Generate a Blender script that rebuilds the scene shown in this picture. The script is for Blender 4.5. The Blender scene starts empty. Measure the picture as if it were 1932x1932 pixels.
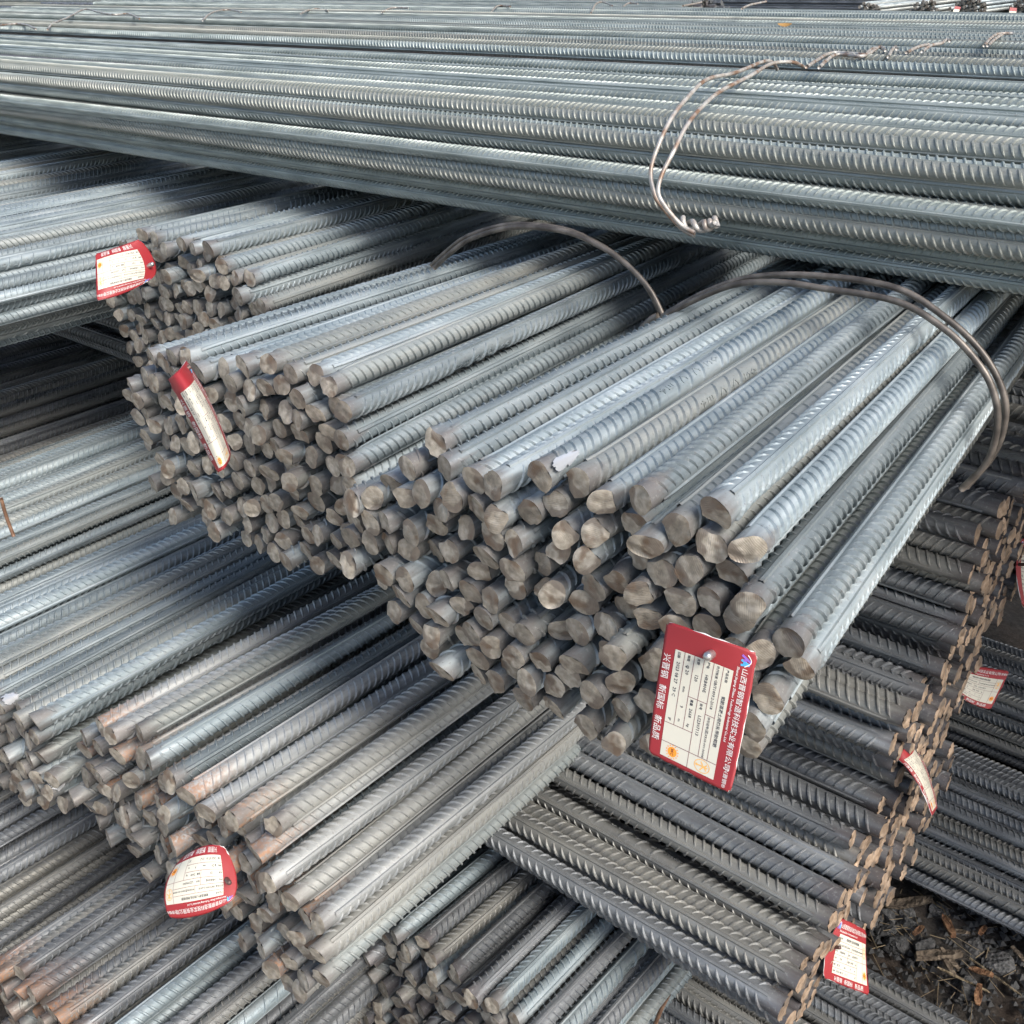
import bpy, bmesh, math, random
import numpy as np
from mathutils import Vector, Matrix
R = math.radians
H = 1.68                      # camera height above the ground; all layout heights below are relative to the camera
S = bpy.context.scene
COL = S.collection
rng = random.Random(7)

# ------------------------------------------------------------------ camera
cd = bpy.data.cameras.new('camera'); cam = bpy.data.objects.new('camera', cd); COL.objects.link(cam)
cd.sensor_width = 36; cd.lens = 36 * 2021.2 / 1932; cd.clip_start = .05; cd.clip_end = 300
CM = Matrix(((0.7643708, -0.28269678, 0.57949962, 0), (0.64448767, 0.36189949, -0.67354614, 0),
             (-0.01931129, 0.88831936, 0.45881999, H), (0, 0, 0, 1)))
cam.matrix_world = CM
S.camera = cam
# ------------------------------------------------------------------ sky, sun, exposure
W = bpy.data.worlds.new('World'); S.world = W; W.use_nodes = True
wn = W.node_tree.nodes; wl = W.node_tree.links
sky = wn.new('ShaderNodeTexSky'); sky.sky_type = 'NISHITA'; sky.sun_disc = False
SUN_EL, SUN_AZ = 44, 98        # azimuth measured clockwise from +Y towards +X
sky.sun_elevation = R(SUN_EL); sky.sun_rotation = R(SUN_AZ); sky.air_density = 1.0; sky.dust_density = 2.5; sky.ozone_density = 1.0
wn['Background'].inputs['Strength'].default_value = .12
wl.new(sky.outputs[0], wn['Background'].inputs['Color'])
sd = bpy.data.lights.new('sun', 'SUN'); so = bpy.data.objects.new('sun', sd); COL.objects.link(so)
sd.energy = 2.4; sd.angle = R(26); sd.color = (1, .965, .91)
sv = Vector((math.sin(R(SUN_AZ)) * math.cos(R(SUN_EL)), math.cos(R(SUN_AZ)) * math.cos(R(SUN_EL)), math.sin(R(SUN_EL))))
so.rotation_euler = sv.to_track_quat('Z', 'Y').to_euler(); so.location = (2, 0, 6)
S.view_settings.view_transform = 'Standard'; S.view_settings.look = 'None'
S.view_settings.exposure = .85; S.view_settings.gamma = 1
S.view_settings.use_curve_mapping = False
S.cycles.max_bounces = 4; S.cycles.diffuse_bounces = 1; S.cycles.glossy_bounces = 2
S.cycles.use_denoising = True; S.cycles.use_adaptive_sampling = True; S.cycles.adaptive_threshold = .03

# ------------------------------------------------------------------ helpers
def V(x, y, z): return Vector((x, y, z + H))
def tag(o, label=None, cat=None, group=None, kind=None):
    if label: o['label'] = label
    if cat: o['category'] = cat
    if group: o['group'] = group
    if kind: o['kind'] = kind
    return o
def empty(name, loc):
    o = bpy.data.objects.new(name, None); COL.objects.link(o); o.location = loc; o.empty_display_size = .05
    return o
def mesh(name, vs, fs, mats, mi=None, smooth=None):
    m = bpy.data.meshes.new(name); m.from_pydata([tuple(v) for v in vs], [], fs)
    for k in (mats if isinstance(mats, (list, tuple)) else [mats]): m.materials.append(k)
    if mi is not None: m.polygons.foreach_set('material_index', mi)
    if smooth is not None:
        m.polygons.foreach_set('use_smooth', [bool(smooth)] * len(fs) if isinstance(smooth, bool) else smooth)
    m.update(); return m
def add(name, me, parent=None, mw=None):
    o = bpy.data.objects.new(name, me); COL.objects.link(o)
    if parent is not None:
        o.parent = parent
        o.matrix_parent_inverse = Matrix.Translation(parent.location).inverted() if parent.parent is None else Matrix.Identity(4)
    if mw is not None: o.matrix_basis = mw
    return o

# ------------------------------------------------------------------ materials
def nt(name):
    m = bpy.data.materials.new(name); m.use_nodes = True
    n = m.node_tree.nodes; l = m.node_tree.links
    return m, n, l, n['Principled BSDF']
def N(n, t, **k):
    o = n.new(t)
    for a, b in k.items():
        if hasattr(o, a): setattr(o, a, b)
    return o
def plain(name, c, rough=.6, metal=0, spec=.5):
    m, n, l, b = nt(name)
    b.inputs['Base Color'].default_value = (*c, 1); b.inputs['Roughness'].default_value = rough
    b.inputs['Metallic'].default_value = metal; b.inputs['Specular IOR Level'].default_value = spec
    return m
def mixc(n, l, fac, a, b, mode='MIX'):
    x = n.new('ShaderNodeMix'); x.data_type = 'RGBA'; x.blend_type = mode
    for sck, v in ((x.inputs['Factor'], fac), (x.inputs['A'], a), (x.inputs['B'], b)):
        if hasattr(v, 'links'): l.new(v, sck)
        elif isinstance(v, (tuple, list)): sck.default_value = (*v, 1)
        else: sck.default_value = v
    return x.outputs['Result']
def ramp(n, l, fac, stops):
    r = n.new('ShaderNodeValToRGB'); e = r.color_ramp.elements
    while len(e) < len(stops): e.new(.5)
    for i, (p, c) in enumerate(stops):
        e[i].position = p; e[i].color = (*c, 1) if isinstance(c, (tuple, list)) else (c, c, c, 1)
    l.new(fac, r.inputs[0]); return r.outputs[0]
def math_(n, l, op, a, b=None, clamp=False):
    x = n.new('ShaderNodeMath'); x.operation = op; x.use_clamp = clamp
    for i, v in enumerate((a, b)):
        if v is None: continue
        if hasattr(v, 'links'): l.new(v, x.inputs[i])
        else: x.inputs[i].default_value = v
    return x.outputs[0]

def steel(name, c0, c1, c2, rough=(.44, .6), metal=.35, rust=0., rust_col=(.24, .11, .055), end_col=(.19, .168, .155), warm=(.27, .255, .21)):
    """mill scale on a hot rolled bar: streaky blue grey, every bar a little different, browner towards the sheared end"""
    m, n, l, b = nt(name)
    tc = N(n, 'ShaderNodeTexCoord'); oi = N(n, 'ShaderNodeObjectInfo')
    shift = n.new('ShaderNodeVectorMath'); shift.operation = 'MULTIPLY_ADD'
    comb = n.new('ShaderNodeCombineXYZ')
    for i in range(3): l.new(oi.outputs['Random'], comb.inputs[i])
    l.new(tc.outputs['Object'], shift.inputs[0]); shift.inputs[1].default_value = (75, 8, 75)
    mul = n.new('ShaderNodeVectorMath'); mul.operation = 'SCALE'; mul.inputs['Scale'].default_value = 61.; l.new(comb.outputs[0], mul.inputs[0])
    l.new(mul.outputs[0], shift.inputs[2])
    st = N(n, 'ShaderNodeTexNoise'); st.inputs['Scale'].default_value = 1; st.inputs['Detail'].default_value = 2.5; st.inputs['Roughness'].default_value = .62
    l.new(shift.outputs[0], st.inputs['Vector'])
    fac = st.outputs['Fac']
    base = ramp(n, l, fac, [(.32, c0), (.5, c1), (.68, c2)])
    val = ramp(n, l, oi.outputs['Random'], [(0, .62), (.3, .95), (.55, 1.18), (.78, .8), (1, 1.28)])
    base = mixc(n, l, 1, base, val, 'MULTIPLY')
    r2 = math_(n, l, 'FRACT', math_(n, l, 'MULTIPLY', oi.outputs['Random'], 13.7))
    wf = math_(n, l, 'MULTIPLY', math_(n, l, 'GREATER_THAN', r2, .62), math_(n, l, 'MULTIPLY', fac, .85))
    base = mixc(n, l, wf, base, warm)
    sx = N(n, 'ShaderNodeSeparateXYZ'); l.new(tc.outputs['Object'], sx.inputs[0])
    yy = math_(n, l, 'ADD', sx.outputs['Y'], math_(n, l, 'MULTIPLY', math_(n, l, 'SUBTRACT', fac, .5), .08))
    tint = ramp(n, l, math_(n, l, 'MULTIPLY', yy, 10), [(.0, .75), (.26, 0)])
    base = mixc(n, l, tint, base, end_col)
    fn = N(n, 'ShaderNodeTexNoise'); fn.inputs['Scale'].default_value = 260; fn.inputs['Detail'].default_value = 2; fn.inputs['Roughness'].default_value = .7; l.new(tc.outputs['Object'], fn.inputs['Vector'])
    base = mixc(n, l, math_(n, l, 'MULTIPLY', ramp(n, l, fn.outputs['Fac'], [(.6, 0), (.72, .7)]), fac), base, (.13, .095, .075))
    base = mixc(n, l, ramp(n, l, fn.outputs['Fac'], [(.28, .35), (.42, 0)]), base, (.42, .42, .4))
    if rust:
        r3 = math_(n, l, 'FRACT', math_(n, l, 'MULTIPLY', oi.outputs['Random'], 29.3))
        rf = math_(n, l, 'MULTIPLY', math_(n, l, 'LESS_THAN', r3, rust), ramp(n, l, math_(n, l, 'MULTIPLY', yy, 10), [(.15, .95), (.8, 0)]))
        rf = math_(n, l, 'MULTIPLY', rf, ramp(n, l, fac, [(.36, .1), (.58, .8)]))
        rf = math_(n, l, 'MULTIPLY', rf, ramp(n, l, fn.outputs['Fac'], [(.36, .1), (.56, 1)]))
        base = mixc(n, l, rf, base, rust_col)
        l.new(math_(n, l, 'MULTIPLY', math_(n, l, 'SUBTRACT', 1, rf), metal), b.inputs['Metallic'])
    else: b.inputs['Metallic'].default_value = metal
    l.new(base, b.inputs['Base Color'])
    rr = N(n, 'ShaderNodeMapRange'); rr.inputs['From Min'].default_value = .3; rr.inputs['From Max'].default_value = .7
    rr.inputs['To Min'].default_value = rough[1]; rr.inputs['To Max'].default_value = rough[0]; l.new(fac, rr.inputs['Value'])
    l.new(rr.outputs[0], b.inputs['Roughness'])
    return m
M = {}
M['steel'] = steel('mill_scale_steel', (.183, .222, .237), (.276, .323, .338), (.392, .437, .446))
M['pale'] = steel('pale_mill_scale_steel', (.25, .262, .262), (.365, .378, .374), (.49, .5, .485), rust=.5, rust_col=(.36, .17, .075))
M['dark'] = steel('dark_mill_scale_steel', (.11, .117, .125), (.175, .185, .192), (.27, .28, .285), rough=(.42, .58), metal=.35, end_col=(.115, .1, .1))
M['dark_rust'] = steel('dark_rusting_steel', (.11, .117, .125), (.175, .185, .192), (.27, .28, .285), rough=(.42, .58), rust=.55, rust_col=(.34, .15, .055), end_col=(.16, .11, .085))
M['top'] = steel('green_grey_mill_scale_steel', (.18, .21, .2), (.26, .295, .28), (.35, .385, .365))

def cut_mat(name, c0, c1, c2):
    m, n, l, b = nt(name)
    tc = N(n, 'ShaderNodeTexCoord'); oi = N(n, 'ShaderNodeObjectInfo')
    a = n.new('ShaderNodeVectorMath'); a.operation = 'MULTIPLY_ADD'
    cb = n.new('ShaderNodeCombineXYZ')
    for i in range(3): l.new(oi.outputs['Random'], cb.inputs[i])
    l.new(cb.outputs[0], a.inputs[0]); a.inputs[1].default_value = (7, 5, 3); l.new(tc.outputs['Object'], a.inputs[2])
    ns = N(n, 'ShaderNodeTexNoise'); ns.inputs['Scale'].default_value = 130; ns.inputs['Detail'].default_value = 5; l.new(a.outputs[0], ns.inputs['Vector'])
    nb = N(n, 'ShaderNodeTexNoise'); nb.inputs['Scale'].default_value = 60; nb.inputs['Detail'].default_value = 2; l.new(a.outputs[0], nb.inputs['Vector'])
    base = ramp(n, l, ns.outputs['Fac'], [(.3, c0), (.5, c1), (.72, c2)])
    base = mixc(n, l, 1, base, ramp(n, l, oi.outputs['Random'], [(0, .7), (.3, .95), (.7, 1.1), (1, 1.3)]), 'MULTIPLY')
    # the burnished half of a sheared face is darker and smoother than the torn half; shear lines run across it
    ang = math_(n, l, 'MULTIPLY', oi.outputs['Random'], 47.)
    sp = N(n, 'ShaderNodeSeparateXYZ'); l.new(tc.outputs['Object'], sp.inputs[0])
    dd = math_(n, l, 'ADD', math_(n, l, 'MULTIPLY', sp.outputs['X'], math_(n, l, 'COSINE', ang)), math_(n, l, 'MULTIPLY', sp.outputs['Z'], math_(n, l, 'SINE', ang)))
    dn = math_(n, l, 'ADD', math_(n, l, 'MULTIPLY', dd, 60.), math_(n, l, 'MULTIPLY', math_(n, l, 'SUBTRACT', nb.outputs['Fac'], .5), 1.6))
    mk = ramp(n, l, dn, [(.18, 0), (.3, .75)])
    base = mixc(n, l, mk, base, (.19, .155, .125))
    base = mixc(n, l, ramp(n, l, nb.outputs['Fac'], [(.56, 0), (.68, .7)]), base, (.16, .1, .06))
    l.new(base, b.inputs['Base Color']); b.inputs['Metallic'].default_value = .25
    l.new(math_(n, l, 'SUBTRACT', .6, math_(n, l, 'MULTIPLY', mk, .25)), b.inputs['Roughness'])
    ln = math_(n, l, 'SINE', math_(n, l, 'ADD', math_(n, l, 'MULTIPLY', dd, 4200.), math_(n, l, 'MULTIPLY', nb.outputs['Fac'], 14.)))
    bp = N(n, 'ShaderNodeBump'); bp.inputs['Strength'].default_value = .6; bp.inputs['Distance'].default_value = .001
    l.new(math_(n, l, 'ADD', ns.outputs['Fac'], math_(n, l, 'MULTIPLY', ln, .12)), bp.inputs['Height']); l.new(bp.outputs[0], b.inputs['Normal'])
    return m
M['cut'] = cut_mat('sheared_steel', (.23, .2, .158), (.37, .325, .258), (.53, .475, .395))
M['cut_rust'] = cut_mat('rusty_sheared_steel', (.22, .15, .1), (.36, .26, .18), (.5, .38, .28))
def wire_mat(name, a, b, c, metal):
    m, n, l, bs = nt(name); tc = N(n, 'ShaderNodeTexCoord')
    x = N(n, 'ShaderNodeTexNoise'); x.inputs['Scale'].default_value = 45; x.inputs['Detail'].default_value = 3; l.new(tc.outputs['Object'], x.inputs['Vector'])
    l.new(ramp(n, l, x.outputs['Fac'], [(.36, a), (.5, b), (.66, c)]), bs.inputs['Base Color']); bs.inputs['Roughness'].default_value = .45; bs.inputs['Metallic'].default_value = metal
    return m
M['wire'] = wire_mat('tie_wire_steel', (.07, .06, .052), (.12, .105, .09), (.2, .175, .15), .4)
M['wire_bright'] = wire_mat('bright_tie_wire', (.24, .15, .1), (.38, .34, .3), (.5, .48, .44), .3)
M['wire_rust'] = wire_mat('rusty_wire', (.16, .085, .05), (.25, .14, .085), (.36, .22, .14), .1)
M['scrape'] = plain('bright_scraped_steel', (.7, .71, .72), .25, .6)

# ------------------------------------------------------------------ rebar meshes
RB, NS = .0110, 20
def text_mesh(txt, size, res=2, align='LEFT', bold=0.):
    c = bpy.data.curves.new('t', 'FONT'); c.body = txt; c.size = size; c.resolution_u = res; c.align_x = align; c.offset = bold
    o = bpy.data.objects.new('t', c); COL.objects.link(o)
    dg = bpy.context.evaluated_depsgraph_get(); dg.update()
    e = o.evaluated_get(dg); me = e.to_mesh()
    vs = [(v.co.x, v.co.y) for v in me.vertices]; fs = [tuple(p.vertices) for p in me.polygons]
    e.to_mesh_clear(); bpy.data.objects.remove(o); bpy.data.curves.remove(c)
    return vs, fs
GLY = {ch: text_mesh(ch, .0135, 1, 'CENTER') for ch in '4E20D'}

def rebar_mesh(name, L, mat, seed, marks=(), lod=0, pitch=.0112, tilt=.28, flare=1.):
    r = random.Random(seed)
    vs, fs, sm = [], [], []
    ns = NS if lod == 0 else 14
    rings = [0, .003, .009, .018, .03, .045, .06] + list(np.linspace(.2, L, max(3, int(L / .4))))
    for y in rings:
        for k in range(ns):
            a = 2 * math.pi * k / ns; vs.append((RB * math.cos(a), y, RB * math.sin(a)))
    for i in range(len(rings) - 1):
        for k in range(ns):
            fs.append((i * ns + k, i * ns + (k + 1) % ns, (i + 1) * ns + (k + 1) % ns, (i + 1) * ns + k)); sm.append(True)
    o = len(vs); fs.append(tuple((len(rings) - 1) * ns + k for k in range(ns))[::-1]); sm.append(False)
    # two longitudinal ribs
    ys = [.016, .03, .045, .06] + rings[7:]
    for sgn in (1, -1):
        o = len(vs)
        for y in ys:
            for (x, z) in ((RB * .975, -.0024), (RB + .0014, -.0014), (RB + .0014, .0014), (RB * .975, .0024)):
                vs.append((sgn * x, y, z))
        for i in range(len(ys) - 1):
            for k in range(3):
                q = (o + 4 * i + k, o + 4 * i + k + 1, o + 4 * i + 5 + k, o + 4 * i + 4 + k)
                fs.append(q if sgn > 0 else q[::-1]); sm.append(False)
    # crescent ribs on both sides, leaning opposite ways
    NT = 8 if lod == 0 else 5
    tm = R(70); slots = {}
    for st in marks:
        for i, ch in enumerate('4E D D 20'):
            if ch != ' ': slots[st + i] = ch
    nk = int((L - .03) / pitch)
    for side in (0, 1):
        ph = r.random() * pitch
        for k in range(nk):
            y0 = .012 + ph + k * pitch
            if side == 0 and k in slots and lod == 0:
                gv, gf = GLY[slots[k]]; o = len(vs)
                for hgt in (RB - .0004, RB + .0008):
                    for (gx, gy) in gv:
                        a = math.pi / 2 + (gx) / RB; vs.append((hgt * math.cos(a), y0 + gy - .0045, hgt * math.sin(a)))
                ng = len(gv); 
                for f in gf:
                    fs.append(tuple(o + ng + i for i in f)); sm.append(False)
                ed = {}
                for f in gf:
                    for a_, b_ in zip(f, f[1:] + f[:1]):
                        if (b_, a_) in ed: del ed[(b_, a_)]
                        else: ed[(a_, b_)] = 1
                for (a_, b_) in ed: fs.append((o + a_, o + b_, o + ng + b_, o + ng + a_)); sm.append(False)
                continue
            o = len(vs); hj = .9 + .25 * r.random()
            for i in range(NT + 1):
                t = -tm + 2 * tm * i / NT
                hh = .0021 * hj * max(0, 1 - (t / tm) ** 2) ** .6 + .00003
                a = (math.pi / 2 if side == 0 else -math.pi / 2) + t
                yc = y0 + (.55 if side == 0 else -.55) * t * RB
                ca, sa = math.cos(a), math.sin(a)
                w = .0023 * (.45 + .55 * max(0, 1 - (t / tm) ** 2))
                for (dy, rr) in ((-w, RB - .0002), (-w * .42, RB + hh), (w * .42, RB + hh), (w, RB - .0002)):
                    vs.append((rr * ca, yc + dy, rr * sa))
            for i in range(NT):
                for q in range(3):
                    fs.append((o + 4 * i + q, o + 4 * i + 4 + q, o + 4 * i + 5 + q, o + 4 * i + 1 + q)[::-1]); sm.append(False)
    vs = np.array(vs)
    # gentle bow of a long bar
    bw = r.uniform(-1, 1) * .0025; b2 = r.uniform(-1, 1) * .0025
    s = vs[:, 1]
    vs[:, 0] += bw * np.sin(s * 2.1); vs[:, 2] += b2 * np.sin(s * 1.7)
    # sheared, flattened end
    t = np.clip(1 - vs[:, 1] / .045, 0, 1) ** 2
    ph = r.random() * math.pi; e1 = r.uniform(.14, .34) * flare; e2 = r.uniform(-.06, .14) * flare
    c_, s_ = math.cos(ph), math.sin(ph)
    p = vs[:, 0] * c_ + vs[:, 2] * s_; q = -vs[:, 0] * s_ + vs[:, 2] * c_
    jag = 1 + .015 * np.sin(5 * np.arctan2(q, p) + ph * 7)
    rad0 = np.sqrt(p * p + q * q) + 1e-9
    for _ in range(r.choice((1, 2, 2, 3))):
        an = r.random() * 6.283; lim = RB * r.uniform(.7, .92); pr = p * math.cos(an) + q * math.sin(an)
        jag = jag * np.where(pr > lim, lim / np.maximum(pr, 1e-9), 1.)
    p2 = p * (1 + e1 * t) * (1 + (jag - 1) * t); q2 = q * (1 + e2 * t) * (1 + (jag - 1) * t)
    tx, tz = r.uniform(-tilt, tilt), r.uniform(-tilt, tilt)
    x2 = p2 * c_ - q2 * s_; z2 = p2 * s_ + q2 * c_
    vs[:, 1] += t * (tx * x2 + tz * z2)
    vs[:, 0] = x2; vs[:, 2] = z2 - .002 * t * r.random()
    me = mesh(name, vs, fs, mat, smooth=sm)
    # the cut face: broken in two levels with a torn lip
    ring = vs[:ns]; c = ring.mean(0)
    cv = [tuple(v) for v in ring]; cf = []
    cutdir = r.random() * 6.28; lip = r.choice((0, .0008, .0016, .003)); off = r.uniform(-.2, .6)
    prev = list(range(ns))
    for fr in (.82, .55, .28):
        cur = []
        for k in range(ns):
            v = c + (ring[k] - c) * fr
            d = ((v[0] - c[0]) * math.cos(cutdir) + (v[2] - c[2]) * math.sin(cutdir)) / RB
            bump = r.uniform(-.00022, .00022) + (-.0007 if fr > .8 else -.0009) + lip * min(1, max(0, (d - off) * 2.2))
            cur.append(len(cv)); cv.append((v[0], v[1] + bump, v[2]))
        for k in range(ns): cf.append((prev[k], cur[k], cur[(k + 1) % ns], prev[(k + 1) % ns]))
        prev = cur
    cv.append((c[0], c[1], c[2])); ci = len(cv) - 1
    for k in range(ns): cf.append((prev[k], ci, prev[(k + 1) % ns]))
    for k in range(0, ns, 2 + seed % 3):      # small burrs on the rim
        if r.random() < .45: cv[k] = (cv[k][0] * 1.04, cv[k][1] - .0014, cv[k][2] * 1.04)
    return me, (cv, cf)
def cut_mesh(name, vf, mat): return mesh(name, vf[0], vf[1], mat, smooth=[i < NS * 9 for i in range(len(vf[1]))])

LIB = {}; BARLEN = {}
def library(key, L, mat, cutm, n, seed, lod=0, **kw):
    out = []
    for i in range(n):
        me, vf = rebar_mesh('rebar_' + key + '_%d' % i, L, M[mat], seed + i, marks=((14 + 9 * i, 60 + 17 * i, 115 + 12 * i) if i % 2 == 0 else ()), lod=lod, **kw)
        out.append((me, cut_mesh('cut_end_' + key + '_%d' % i, vf, M[cutm])))
    LIB[key] = out; BARLEN[key] = L
library('steel', 1.5, 'steel', 'cut', 7, 10)
library('steellong', 1.9, 'steel', 'cut', 4, 20)
library('pale', 1.3, 'pale', 'cut', 6, 30)
library('dark', .85, 'dark', 'cut_rust', 5, 50, tilt=.1, flare=.5)
library('darklong', 2.3, 'dark', 'cut_rust', 3, 60, tilt=.1, flare=.5)
library('top', 7.6, 'top', 'cut', 3, 70)
def swap(src, dst, mat):       # the same shapes in another material
    out = []
    for me, ce in LIB[src]:
        m2 = me.copy(); m2.materials[0] = M[mat]; out.append((m2, ce))
    LIB[dst] = out; BARLEN[dst] = BARLEN[src]
swap('steel', 'shade', 'dark'); swap('steel', 'shaderust', 'dark_rust'); swap('steellong', 'shadelong', 'dark')  # shade put into the colour of low and gap bundles as darker steel

HIDE = set(k for q in '273-274 286 297 306 312 326-327 345 348 351 357-358 375 384 458 523 530 580 582-584 590 593 595 602 609-610 625 654 656 661 666 668 675 683 691-692 698-699 705 715-716 720-724 726-727 729-734 737-744 746-750 752-753 755-757 759-761 763-766 768-769 771-775 777 779-781 783 785 788-789 792-794 797-799 801-802 804 806-807 809-826 828 832 845-846 857-858 862 865-867 869 872-873 876-877 879 881-882 884-887 890-891 893 897 903 907 914 926 929 931 935-936 938 942 944 948-950 952-953 956 959 961-965 967-972 975 982 997 1016-1018 1022-1023 1029 1031-1035 1037-1038 1040 1042-1046 1048 1050 1053-1054 1057-1058 1062-1063 1065-1067 1070-1072 1075 1077 1079-1083 1085-1088 1092 1094-1095 1097 1099-1100 1102-1104 1107-1112 1117 1120-1121 1124-1130 1132-1133 1138-1142 1145-1153 1177 1179 1190 1195 1236 1255 1290 1312 1344 1347 1350 1359 1386 1427 1448 1478 1485 1491 1502 1509 1516 1530 1532 1535 1551 1561-1563 1566 1569 1573 1577 1579 1581-1586 1590'.split() for k in range(int(q.split('-')[0]), int(q.split('-')[-1]) + 1))
BARS = []; NBAR = [0]; DEFER = {}
def bar(parent, key, p, d, spin, scale=1.0, end=True, idx=None):
    """one reinforcing bar whose sheared end sits at p and whose axis runs along d"""
    lib = LIB[key]; me, ce = lib[rng.randrange(len(lib)) if idx is None else idx % len(lib)]
    y = Vector(d).normalized(); x = y.cross(Vector((0, 0, 1))).normalized(); z = x.cross(y)
    m = Matrix((x, y, z)).transposed() @ Matrix.Rotation(spin, 3, 'Y')
    m4 = Matrix.Translation(Vector(p)) @ m.to_4x4() @ Matrix.Scale(scale, 4)
    NBAR[0] += 1
    if NBAR[0] in HIDE:               # buried: goes into the plain filling of its bundle
        DEFER.setdefault(parent, []).append((m4 @ Vector((0, .02, 0)), m4 @ Vector((0, BARLEN[key], 0)), scale)); return None
    o = bpy.data.objects.new('rebar', me); COL.objects.link(o); o.parent = parent; o.pass_index = NBAR[0]
    o.matrix_basis = Matrix.Translation(-parent.location) @ m4
    BARS.append((parent, o, spin, scale))
    if end:
        c = bpy.data.objects.new('cut_end', ce); COL.objects.link(c); c.parent = o; c.pass_index = NBAR[0]
    return o
def core(parent, pts, r=.0112, mat='dark'):
    """bars buried inside a bundle, joined: pts = list of (start, end)"""
    vs, fs = [], []
    for a, b in pts:
        a, b = Vector(a), Vector(b); d = (b - a).normalized(); x = d.cross(Vector((0, 0, 1))).normalized(); z = x.cross(d); o = len(vs)
        for q in (a, b):
            for k in range(8):
                t = k * math.pi / 4; vs.append(q + (x * math.cos(t) + z * math.sin(t)) * r - parent.location)
        for k in range(8): fs.append((o + k, o + (k + 1) % 8, o + 8 + (k + 1) % 8, o + 8 + k))
        fs.append(tuple(o + k for k in range(8))[::-1]); fs.append(tuple(o + 8 + k for k in range(8)))
    if not vs: return
    o = bpy.data.objects.new('inner_bars', mesh('inner_bars', vs, fs, M[mat], smooth=False)); COL.objects.link(o); o.parent = parent
    o['kind'] = 'stuff'

# ------------------------------------------------------------------ packing of bars
def inside(poly, p):
    x, y = p; c = False; n = len(poly)
    for i in range(n):
        (x1, y1), (x2, y2) = poly[i], poly[i - 1]
        if (y1 > y) != (y2 > y) and x < (x2 - x1) * (y - y1) / (y2 - y1) + x1: c = not c
    return c
def pack_poly(poly, s, seed, fixed=True, iters=60):
    """bar centres inside an outline: outline points first, then an even but irregular fill"""
    r = random.Random(seed); P = []
    if fixed:
        for q in poly:
            if all((q[0] - a) ** 2 + (q[1] - b) ** 2 > (s * .72) ** 2 for a, b in P): P.append(q)
    nf = len(P)
    xs = [p[0] for p in poly]; ys = [p[1] for p in poly]
    for _ in range(6000):
        q = (r.uniform(min(xs), max(xs)), r.uniform(min(ys), max(ys)))
        if inside(poly, q) and all((q[0] - a) ** 2 + (q[1] - b) ** 2 > (s * .84) ** 2 for a, b in P): P.append(q)
    A = np.array(P)
    for _ in range(iters):
        d = A[:, None] - A[None]; L = np.sqrt((d ** 2).sum(-1)) + np.eye(len(A))
        ov = np.clip(s - L, 0, None); np.fill_diagonal(ov, 0)
        mv = (d / L[..., None] * ov[..., None]).sum(1) * .22; mv[:nf] *= .12
        B = A + mv
        for i in range(len(B)):
            if i < nf or inside(poly, B[i]): A[i] = B[i]
    return [tuple(a) for a in A]
def pack_blob(n, hw, hh, d, seed):
    """bars pulled together by a tie: tight, slightly disordered, flattened"""
    g = np.random.RandomState(seed); A = g.uniform(-1, 1, (n, 2)) * (hw, hh)
    for it in range(160):
        A -= A * np.array([.02, .02 * (hw / hh)]) * (1 if it < 130 else .2)
        for _ in range(3):
            dd = A[:, None] - A[None]; L = np.sqrt((dd ** 2).sum(-1)) + np.eye(n) * 9
            ov = np.clip(d - L, 0, None)
            A += (dd / L[..., None] * ov[..., None]).sum(1) * .45
    A -= A.mean(0)
    return A
def seen(A, rad, eyes, thr=1):
    """which circles of a cross-section can be seen from the eye points"""
    out = np.zeros(len(A), bool)
    for e in eyes:
        e = np.array(e)
        for i in range(len(A)):
            if out[i]: continue
            v = A[i] - e; D = np.linalg.norm(v); u = v / D; nrm = np.array([-u[1], u[0]]); free = 0
            for o in np.linspace(-.92, .92, 9):
                tgt = A[i] + nrm * rad * o; w = tgt - e; LW = np.linalg.norm(w); w = w / LW
                rel = A - e; al = rel @ w; pe = np.abs(rel[:, 0] * w[1] - rel[:, 1] * w[0])
                blk = (pe < rad * .98) & (al < LW - rad * .3); blk[i] = False
                if not blk.any(): free += 1
            if free >= thr: out[i] = True
    return out

# ------------------------------------------------------------------ tie wire
def smooth_pts(P, n=8):
    P = [Vector(p) for p in P]; P = [P[0] * 2 - P[1]] + P + [P[-1] * 2 - P[-2]]; out = []
    for i in range(1, len(P) - 2):
        for k in range(n):
            t = k / n; a, b, c, d = P[i - 1:i + 3]
            out.append(.5 * ((2 * b) + (c - a) * t + (2 * a - 5 * b + 4 * c - d) * t * t + (3 * b - a - 3 * c + d) * t ** 3))
    out.append(P[-2]); return out
def wire(parent, P, r=.0032, mat='wire', n=8, name='tie_wire', sub=8):
    P = smooth_pts(P, sub); vs, fs = [], []
    for i, p in enumerate(P):
        t = (P[min(i + 1, len(P) - 1)] - P[max(i - 1, 0)]).normalized()
        a = t.cross(Vector((.31, .22, .92))).normalized(); b = a.cross(t)
        for k in range(n):
            q = 2 * math.pi * k / n; vs.append(p + (a * math.cos(q) + b * math.sin(q)) * r - (parent.location if parent else Vector()))
    for i in range(len(P) - 1):
        for k in range(n): fs.append((i * n + k, i * n + (k + 1) % n, (i + 1) * n + (k + 1) % n, (i + 1) * n + k))
    fs.append(tuple(range(n))); fs.append(tuple((len(P) - 1) * n + k for k in range(n))[::-1])
    o = bpy.data.objects.new(name, mesh(name, vs, fs, M[mat], smooth=True)); COL.objects.link(o)
    if parent: o.parent = parent
    return o

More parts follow.
